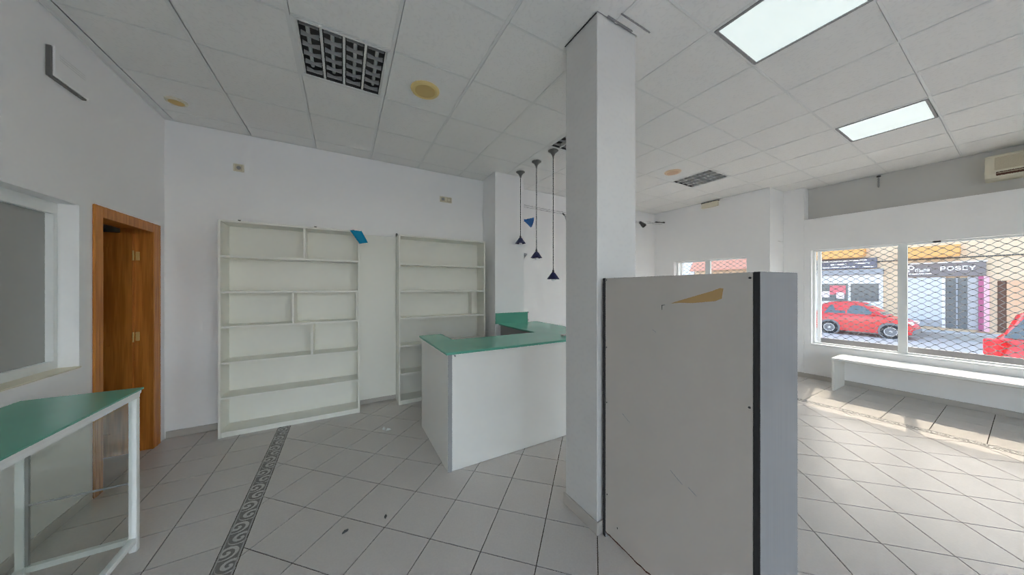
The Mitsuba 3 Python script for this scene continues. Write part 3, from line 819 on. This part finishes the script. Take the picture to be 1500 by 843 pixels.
# ------------------------------------------------------------------ glass display counter on the left
k = thing('display_counter', 'low glass-sided display counter with a green top and white frame along the left wall', 'display counter')
gx0, gx1, gy0, gy1, gt = -1.44, -1.028, 0.95, 2.553, 0.922
part(k, 'top', bx(gx0 - 0.005, gx1 + 0.012, gy0, gy1 + 0.012, gt - 0.004, gt + 0.006, 0.002), 'm_teal', label='green laminate top')
r = 0.032
for (x, y) in ((gx1 - r, gy1 - r), (gx0, gy1 - r), (gx1 - r, gy0), (gx0, gy0)):
    part(k, 'leg', bx(x, x + r, y, y + r, 0.002, gt - 0.045, 0.003), 'm_frame_white')
for (a, b_, c, d) in ((gx0 + r, gx1 - r, gy1 - r, gy1), (gx0 + r, gx1 - r, gy0, gy0 + r), (gx1 - r, gx1, gy0 + r, gy1 - r), (gx0, gx0 + r, gy0 + r, gy1 - r)):
    part(k, 'lower_rail', bx(a + .0005, b_ - .0005, c + .0005, d - .0005, 0.055, 0.085, 0.003), 'm_frame_white')
f = sbox(gx0, gy0, gx1, gy1).difference(sbox(gx0 + r, gy0 + r, gx1 - r, gy1 - r))
part(k, 'upper_rail', prism(f, gt - 0.0445, gt - 0.0045), 'm_frame_white')
part(k, 'upper_lip', bx(gx1 + 0.0005, gx1 + 0.006, gy0, gy1, gt - 0.022, gt - 0.005), 'm_rail')
part(k, 'glass_panel', sheet(gx1 - 0.018, gx1 - 0.0175, gy0 + r, gy1 - r, 0.086, gt - 0.046), 'm_pane_tint', label='front glass')
part(k, 'glass_panel', sheet(gx0 + r, gx1 - r, gy1 - 0.018, gy1 - 0.0175, 0.086, gt - 0.046), 'm_pane_tint', label='end glass')
part(k, 'glass_shelf', sheet(gx0 + r + 0.002, gx1 - r - 0.002, gy0 + 0.05, gy1 - 0.03, 0.396, 0.402), 'm_pane_tint')
part(k, 'shelf_edge', bx(gx0 + r + 0.002, gx1 - r - 0.002, gy1 - 0.0295, gy1 - 0.026, 0.394, 0.404), 'm_sign_gray')
part(k, 'shelf_upright', bx(gx0 + 0.0325, gx0 + 0.044, gy1 - 0.0325, gy1 - 0.02, 0.09, gt - 0.05), 'm_gray')

# ------------------------------------------------------------------ bench below the shop window
k = thing('bench', 'long low white bench along the wall under the shop window', 'bench')
part(k, 'seat_board', bx(6.19, 6.70, -2.6, 1.455, 0.452, 0.482, 0.003), 'm_frame_white')
part(k, 'end_panel', bx(6.205, 6.69, 1.425, 1.45, 0.003, 0.4515, 0.002), 'm_white')
part(k, 'end_panel', bx(6.205, 6.69, -2.595, -2.57, 0.003, 0.4515, 0.002), 'm_white')
part(k, 'stretcher', bx(6.66, 6.685, -2.569, 1.4245, 0.36, 0.4515), 'm_white')

# ------------------------------------------------------------------ litter on the floor
q = [(-0.011, 2.081), (0.235, 2.078)]
for i, (x, y) in enumerate(q):
    h = trimesh.convex.convex_hull(np.array([[0, 0, 0], [0.03, 0.012, 0], [0.038, 0.026, 0], [0.008, 0.016, 0], [0.0, 0.004, 0.006], [0.03, 0.02, 0.009], [0.012, 0.02, 0.007]]))
    h.apply_transform(trimesh.transformations.rotation_matrix(i * 0.8, [0, 0, 1]))
    h.apply_translation([x, y, 0.001])
    solo('litter_flake', h, 'm_dark', ('dark flake of litter on the floor, the one nearer the patterned border', 'dark flake of litter on the floor, the one nearer the counter')[i], 'litter')
h = cat(*[trimesh.convex.convex_hull(np.array(v) + [0.38, 3.356, 0.001]) for v in (
    [[0, 0, 0], [0.06, 0.01, 0], [0.03, 0.05, 0.0], [0.02, 0.02, 0.02]], [[-0.03, 0.06, 0], [0.0, 0.03, 0], [-0.005, 0.07, 0.0], [-0.01, 0.055, 0.03]])])
solo('paper_scrap', h, 'm_frame_white', 'crumpled scrap of white paper on the floor between the wide bookshelf and the counter', 'paper')

# ------------------------------------------------------------------ the street
RZ, PZ = -0.66, -0.30
solo('road', bx(9.6, 22.0, -60, 70, RZ - 0.3, RZ), 'm_road', 'pale grey road outside the shop window', 'road', kind='structure')
k = thing('pavement', 'pavement of the near side of the street', 'pavement', kind='structure')
part(k, 'paving', bx(7.05, 9.45, -60, 70, RZ - 0.3, PZ), 'm_pavement')
part(k, 'kerb', bx(9.4505, 9.5995, -60, 70, RZ - 0.3, PZ), 'm_kerb')
k = thing('pavement', 'pavement outside the added glazing behind the viewer', 'pavement', kind='structure')
part(k, 'paving', bx(-40, 7.04, -40, YF - 0.21, RZ - 0.3, -0.02), 'm_pavement')
k = thing('pavement', 'pavement in front of the shops across the street', 'pavement', kind='structure')
part(k, 'paving', bx(22.151, 23.5, -60, 70, RZ - 0.3, -0.42), 'm_pavement')
part(k, 'kerb', bx(22.0005, 22.150, -60, 70, RZ - 0.3, -0.42), 'm_kerb')

FX = 23.5
b1 = thing('shop_building', 'cream building across the street with an orange awning and a grey-fronted shop', 'building')
part(b1, 'wall', bx(FX, FX + 6, -14, 7.4, -0.42, 6.2), 'm_facade')


def fp(parent, name, y0, y1, z0, z1, m, proud=0.05, label=None, back=0.0):
    return part(parent, name, bx(FX - proud, FX - back - 0.0005, y0, y1, z0, z1), m, label=label)


def awning(parent, y0, y1, z0, z1):
    pr = Polygon([(FX - 0.0005, z0 + 0.12), (FX - 0.55, z0), (FX - 0.55, z0 + 0.10), (FX - 0.0005, z1)])
    part(parent, 'awning', wall_y(y0, y1, pr), 'm_awning', label='orange awning')


awning(b1, 4.25, 6.3, 3.06, 3.75)
awning(b1, 1.55, 3.12, 2.86, 3.42)
# left shop
sg = fp(b1, 'sign_board', 3.88, 6.2, 2.50, 3.03, 'm_sign_slate', 0.14, 'slate blue sign board')
for (y0, y1, z0, z1) in ((4.2, 5.95, 2.90, 2.96), (4.9, 5.5, 2.72, 2.79), (4.1, 4.6, 2.74, 2.80), (4.6, 5.9, 2.58, 2.63), (3.98, 4.35, 2.56, 2.61)):
    part(sg, 'lettering', bx(FX - 0.148, FX - 0.1405, y0, y1, z0, z1), 'm_sign_text')
fp(b1, 'shutter_box', 3.67, 6.2, 2.19, 2.46, 'm_sign_gray', 0.20, 'grey shutter box')
fp(b1, 'shop_front', 3.69, 6.2, -0.30, 2.185, 'm_facade_white', 0.06, 'white shop front')
p = part(b1, 'window', bx(FX - 0.075, FX - 0.061, 4.87, 5.93, 0.76, 1.71), 'm_shop_glass')
part(p, 'poster', bx(FX - 0.082, FX - 0.0755, 4.95, 5.55, 1.12, 1.62), 'm_poster', label='red poster')
part(p, 'poster', bx(FX - 0.088, FX - 0.0825, 5.0, 5.3, 0.9, 1.25), 'm_poster_pale')
part(p, 'poster', bx(FX - 0.082, FX - 0.0755, 5.55, 5.85, 0.95, 1.3), 'm_poster_pale')
part(b1, 'window', bx(FX - 0.075, FX - 0.061, 3.82, 4.77, 0.80, 1.71), 'm_shop_glass')
# right shop
sg = fp(b1, 'sign_board', 0.955, 3.0, 2.01, 2.60, 'm_sign_brown', 0.14, 'grey-brown sign board with white lettering')
fp(b1, 'sign_edge', 0.93, 3.02, 2.601, 2.66, 'm_facade_white', 0.16)


def sign_text(txt, y0, y1, z, h):
    m = meshkit.text_mesh(txt, h, 0.006, True)
    v = np.array(m.vertices)
    v[:, 0] = (v[:, 0] - v[:, 0].min()) / np.ptp(v[:, 0]) * (y0 - y1)
    m = trimesh.Trimesh(np.stack([FX - 0.1405 - v[:, 2], y0 - v[:, 0], z + v[:, 1]], 1), m.faces, process=False)
    part(sg, 'lettering', m, 'm_sign_text')


sign_text('P', 2.93, 2.74, 2.24, 0.30)
sign_text('risma', 2.72, 2.33, 2.24, 0.17)
part(sg, 'underline', bx(FX - 0.147, FX - 0.1405, 2.27, 2.90, 2.12, 2.17), 'm_sign_text')
sign_text('POSEY', 2.05, 1.18, 2.27, 0.18)
fp(b1, 'shutter', 2.02, 2.97, 0.02, 1.985, 'm_shutter', 0.05, 'pale blue roller shutter')
fp(b1, 'shutter_base', 2.02, 2.97, -0.28, 0.015, 'm_shop_gray', 0.05)
fp(b1, 'door_frame', 1.925, 2.015, -0.3, 1.985, 'm_facade_white', 0.08)
p = fp(b1, 'glass_door', 1.39, 1.915, -0.3, 1.93, 'm_shop_glass', 0.05, 'dark glass door')
part(p, 'door_bar', bx(FX - 0.07, FX - 0.0505, 1.62, 1.66, -0.3, 1.93), 'm_sign_gray')
fp(b1, 'side_panel', 1.135, 1.385, -0.3, 1.985, 'm_shop_gray', 0.06)
fp(b1, 'pilaster', 1.01, 1.13, -0.35, 1.99, 'm_pink_dark', 0.12, 'dark pink pilaster')
fp(b1, 'pilaster', 0.885, 1.009, -0.35, 1.99, 'm_pink', 0.12, 'pale pink pilaster')
fp(b1, 'side_door', 0.52, 0.71, -0.35, 1.79, 'm_brown', 0.03, 'narrow dark brown door')
fp(b1, 'plaster_panel', -0.9, 0.515, -0.35, 1.80, 'm_facade_peach', 0.03, 'peach plaster panel')
part(b1, 'overhead_cable', tube((FX - 0.03, -8, 2.86), (FX - 0.03, 4.1, 2.82), 0.022, 6), 'm_dark')
b2 = thing('shop_building', 'tall white building across the street seen at the left edge of the small window', 'building')
part(b2, 'wall', bx(FX, FX + 6, 12.9, 40, -0.42, 6.8), 'm_facade_white')
b3 = thing('shop_building', 'cream building with a red tiled eave across the street seen through the small window', 'building')
part(b3, 'wall', bx(FX, FX + 6, 7.45, 12.85, -0.42, 5.9), 'm_facade')
m = wall_y(7.5, 12.8, Polygon([(FX - 0.0005, 2.95), (FX - 0.8, 2.72), (FX - 0.8, 2.80), (FX - 0.0005, 3.9)]))
part(b3, 'tiled_eave', m, 'm_roof_tile', label='red tiled eave')


# cars
def make_car(label):
    """Local axes: x forward, y left, z up; rear bumper at x = 0, ground at z = 0."""
    L, W, H = 3.0, 1.62, 1.52
    k = thing('car', label, 'car')
    ms = {}
    low = [(0.02, 0.30), (0.0, 0.55), (0.06, 0.80), (0.12, 0.92), (2.15, 0.92), (2.72, 0.80), (2.93, 0.66), (3.0, 0.45), (2.96, 0.22), (2.80, 0.18), (0.15, 0.18)]
    cabp = [(0.12, 0.92), (0.16, 1.10), (0.34, 1.40), (0.62, 1.49), (1.15, 1.52), (1.55, 1.46), (1.95, 1.20), (2.28, 0.915)]

    def loft(profile, ws):
        pr = np.array(profile)
        c = pr.mean(0)
        secs = []
        for (y, s) in ws:
            q = c + (pr - c) * s
            secs.append(np.stack([q[:, 0], np.full(len(q), y), q[:, 1]], 1))
        return trimesh.convex.convex_hull(np.vstack(secs)) if False else secs

    def skin(secs):
        n = len(secs[0])
        v = np.vstack(secs)
        f = []
        for a in range(len(secs) - 1):
            for i in range(n):
                j = (i + 1) % n
                f += [(a * n + i, a * n + j, (a + 1) * n + j), (a * n + i, (a + 1) * n + j, (a + 1) * n + i)]
        m = trimesh.Trimesh(v, f, process=False)
        caps = []
        for s, flip in ((secs[0], True), (secs[-1], False)):
            poly = Polygon(s[:, [0, 2]])
            vv, ff = trimesh.creation.triangulate_polygon(poly, engine='earcut')
            caps.append(trimesh.Trimesh(np.stack([vv[:, 0], np.full(len(vv), s[0, 1]), vv[:, 1]], 1), ff, process=False))
        out = trimesh.util.concatenate([m] + caps)
        out.merge_vertices()
        trimesh.repair.fix_normals(out)
        return out
    body = skin(loft(low, [(-W / 2, 0.93), (-W / 2 + 0.06, 0.985), (-W / 2 + 0.18, 1.0), (W / 2 - 0.18, 1.0), (W / 2 - 0.06, 0.985), (W / 2, 0.93)]))
    ms['body'] = (body, 'm_car_red', 40)

    def cabsec(y, top):
        q = [(x + (1.2 - x) * 0.0, z if z < 1.0 else 0.92 + (z - 0.92) * top) for x, z in cabp]
        return np.array([(a, y, b) for a, b in q])
    ys_ = [(-W / 2 + 0.05, 0.05), (-W / 2 + 0.20, 0.93), (-W / 2 + 0.30, 1.0), (W / 2 - 0.30, 1.0), (W / 2 - 0.20, 0.93), (W / 2 - 0.05, 0.05)]
    ms['roof'] = (skin([cabsec(y, t) for y, t in ys_]), 'm_car_red', 40)
    # side windows lie on the sloping side of the cabin
    for s in (-1, 1):
        def onside(x, z, off=0.012):
            t = (z - 0.92) / (1.45 - 0.92)
            return (x, s * (W / 2 - 0.05 - 0.15 * t / 0.93 + off), z)
        for (pts, nm) in (([(0.42, 0.98), (1.10, 0.98), (1.10, 1.36), (0.62, 1.36)], 'side_window'), ([(1.16, 0.98), (2.02, 0.98), (1.66, 1.30), (1.50, 1.36), (1.16, 1.36)], 'side_window_b')):
            P3 = np.array([onside(*q) for q in pts])
            inner = P3 - np.array([0, s * 0.03, 0])
            m = trimesh.convex.convex_hull(np.vstack([P3, inner]))
            ms[f'{nm}{s}'] = (m, 'm_car_glass', False)
    ms['windscreen'] = (trimesh.convex.convex_hull(np.array([(1.64, y, 1.41) for y in (-0.48, 0.48)] + [(1.62, y, 1.40) for y in (-0.48, 0.48)] + [(2.22, y, 0.985) for y in (-0.62, 0.62)] + [(2.20, y, 0.96) for y in (-0.62, 0.62)])), 'm_car_glass', False)
    ms['rear_window'] = (trimesh.convex.convex_hull(np.array([(0.105, y, 1.0) for y in (-0.60, 0.60)] + [(0.14, y, 1.0) for y in (-0.60, 0.60)] + [(0.30, y, 1.375) for y in (-0.48, 0.48)] + [(0.34, y, 1.36) for y in (-0.48, 0.48)])), 'm_car_glass', False)
    for s in (-1, 1):
        ms[f'tail_lamp{s}'] = (bx(-0.005, 0.12, s * 0.66 - 0.09, s * 0.66 + 0.09, 0.70, 0.97, 0.02), 'm_tail_lamp', False)
        ms[f'headlight{s}'] = (bx(2.80, 2.97, s * 0.60 - 0.13, s * 0.60 + 0.13, 0.60, 0.74, 0.03), 'm_frame_white', False)
        ms[f'door_mirror{s}'] = (bx(1.90, 2.02, s * 0.84 - 0.07, s * 0.84 + 0.07, 0.96, 1.06, 0.03), 'm_car_red', False)
    ms['rear_bumper'] = (bx(-0.05, 0.10, -0.76, 0.76, 0.28, 0.64, 0.03), 'm_bumper', False)
    ms['front_bumper'] = (bx(2.90, 3.03, -0.74, 0.74, 0.22, 0.42, 0.03), 'm_bumper', False)
    for x in (0.60, 2.42):
        for s in (-1, 1):
            R = trimesh.transformations.rotation_matrix(np.pi / 2, [1, 0, 0])
            t = lathe([(0.19, -0.085), (0.27, -0.085), (0.30, -0.05), (0.30, 0.05), (0.27, 0.085), (0.19, 0.085), (0.19, -0.085)], 30)
            t.apply_transform(R)
            t.apply_translation([x, s * (W / 2 - 0.055), 0.30])
            rim = [lathe([(0.0001, -0.05), (0.05, -0.05), (0.05, 0.05), (0.0001, 0.05)], 16), lathe([(0.165, -0.07), (0.189, -0.07), (0.189, 0.07), (0.165, 0.07), (0.165, -0.07)], 30)]
            for a in range(7):
                sp = bx(0.03, 0.175, -0.022, 0.022, -0.045, 0.045)
                sp.apply_transform(trimesh.transformations.rotation_matrix(a * 2 * np.pi / 7, [0, 0, 1]))
                rim.append(sp)
            rm = cat(*rim)
            rm.apply_transform(R)
            rm.apply_translation([x, s * (W / 2 - 0.045), 0.30])
            arch = trimesh.creation.cylinder(radius=0.355, height=0.05, sections=30)
            arch.apply_transform(R)
            arch.apply_translation([x, s * (W / 2 - 0.022), 0.32])
            ms[f'wheel_arch{x}{s}'] = (arch, 'm_bumper', False)
            ms[f'tyre{x}{s}'] = (t, 'm_tyre', 40)
            ms[f'rim{x}{s}'] = (rm, 'm_rim', False)
    return k, ms


plain = lambda n: ''.join(c for c in n.replace('side_window_b', 'side_window') if c.isalpha() or c == '_').strip('_')
k, ms = make_car('red hatchback parked across the street in front of the shops')
# rear towards +Y, front towards -Y, near flank at X = 20
Rz = trimesh.transformations.rotation_matrix(-np.pi / 2, [0, 0, 1])
C1 = trimesh.transformations.translation_matrix([20.81, 5.36, RZ + 0.001]) @ Rz
C2 = trimesh.transformations.translation_matrix([10.60, -0.30, RZ + 0.001]) @ trimesh.transformations.rotation_matrix(-np.pi / 2 + math.radians(62), [0, 0, 1]) @ np.diag([1.2, 1.2, 1.2, 1.0])
k2 = thing('car', 'red hatchback on the near side of the street, cut off by the right edge', 'car')
for n, (m, mt, sm) in ms.items():
    d = mikit.ply(m, mt, sm)
    for kk, M in ((k, C1), (k2, C2)):
        key = numbered(kk + '__' + plain(n))
        scene[key] = {**d, 'to_world': T(M.tolist())}
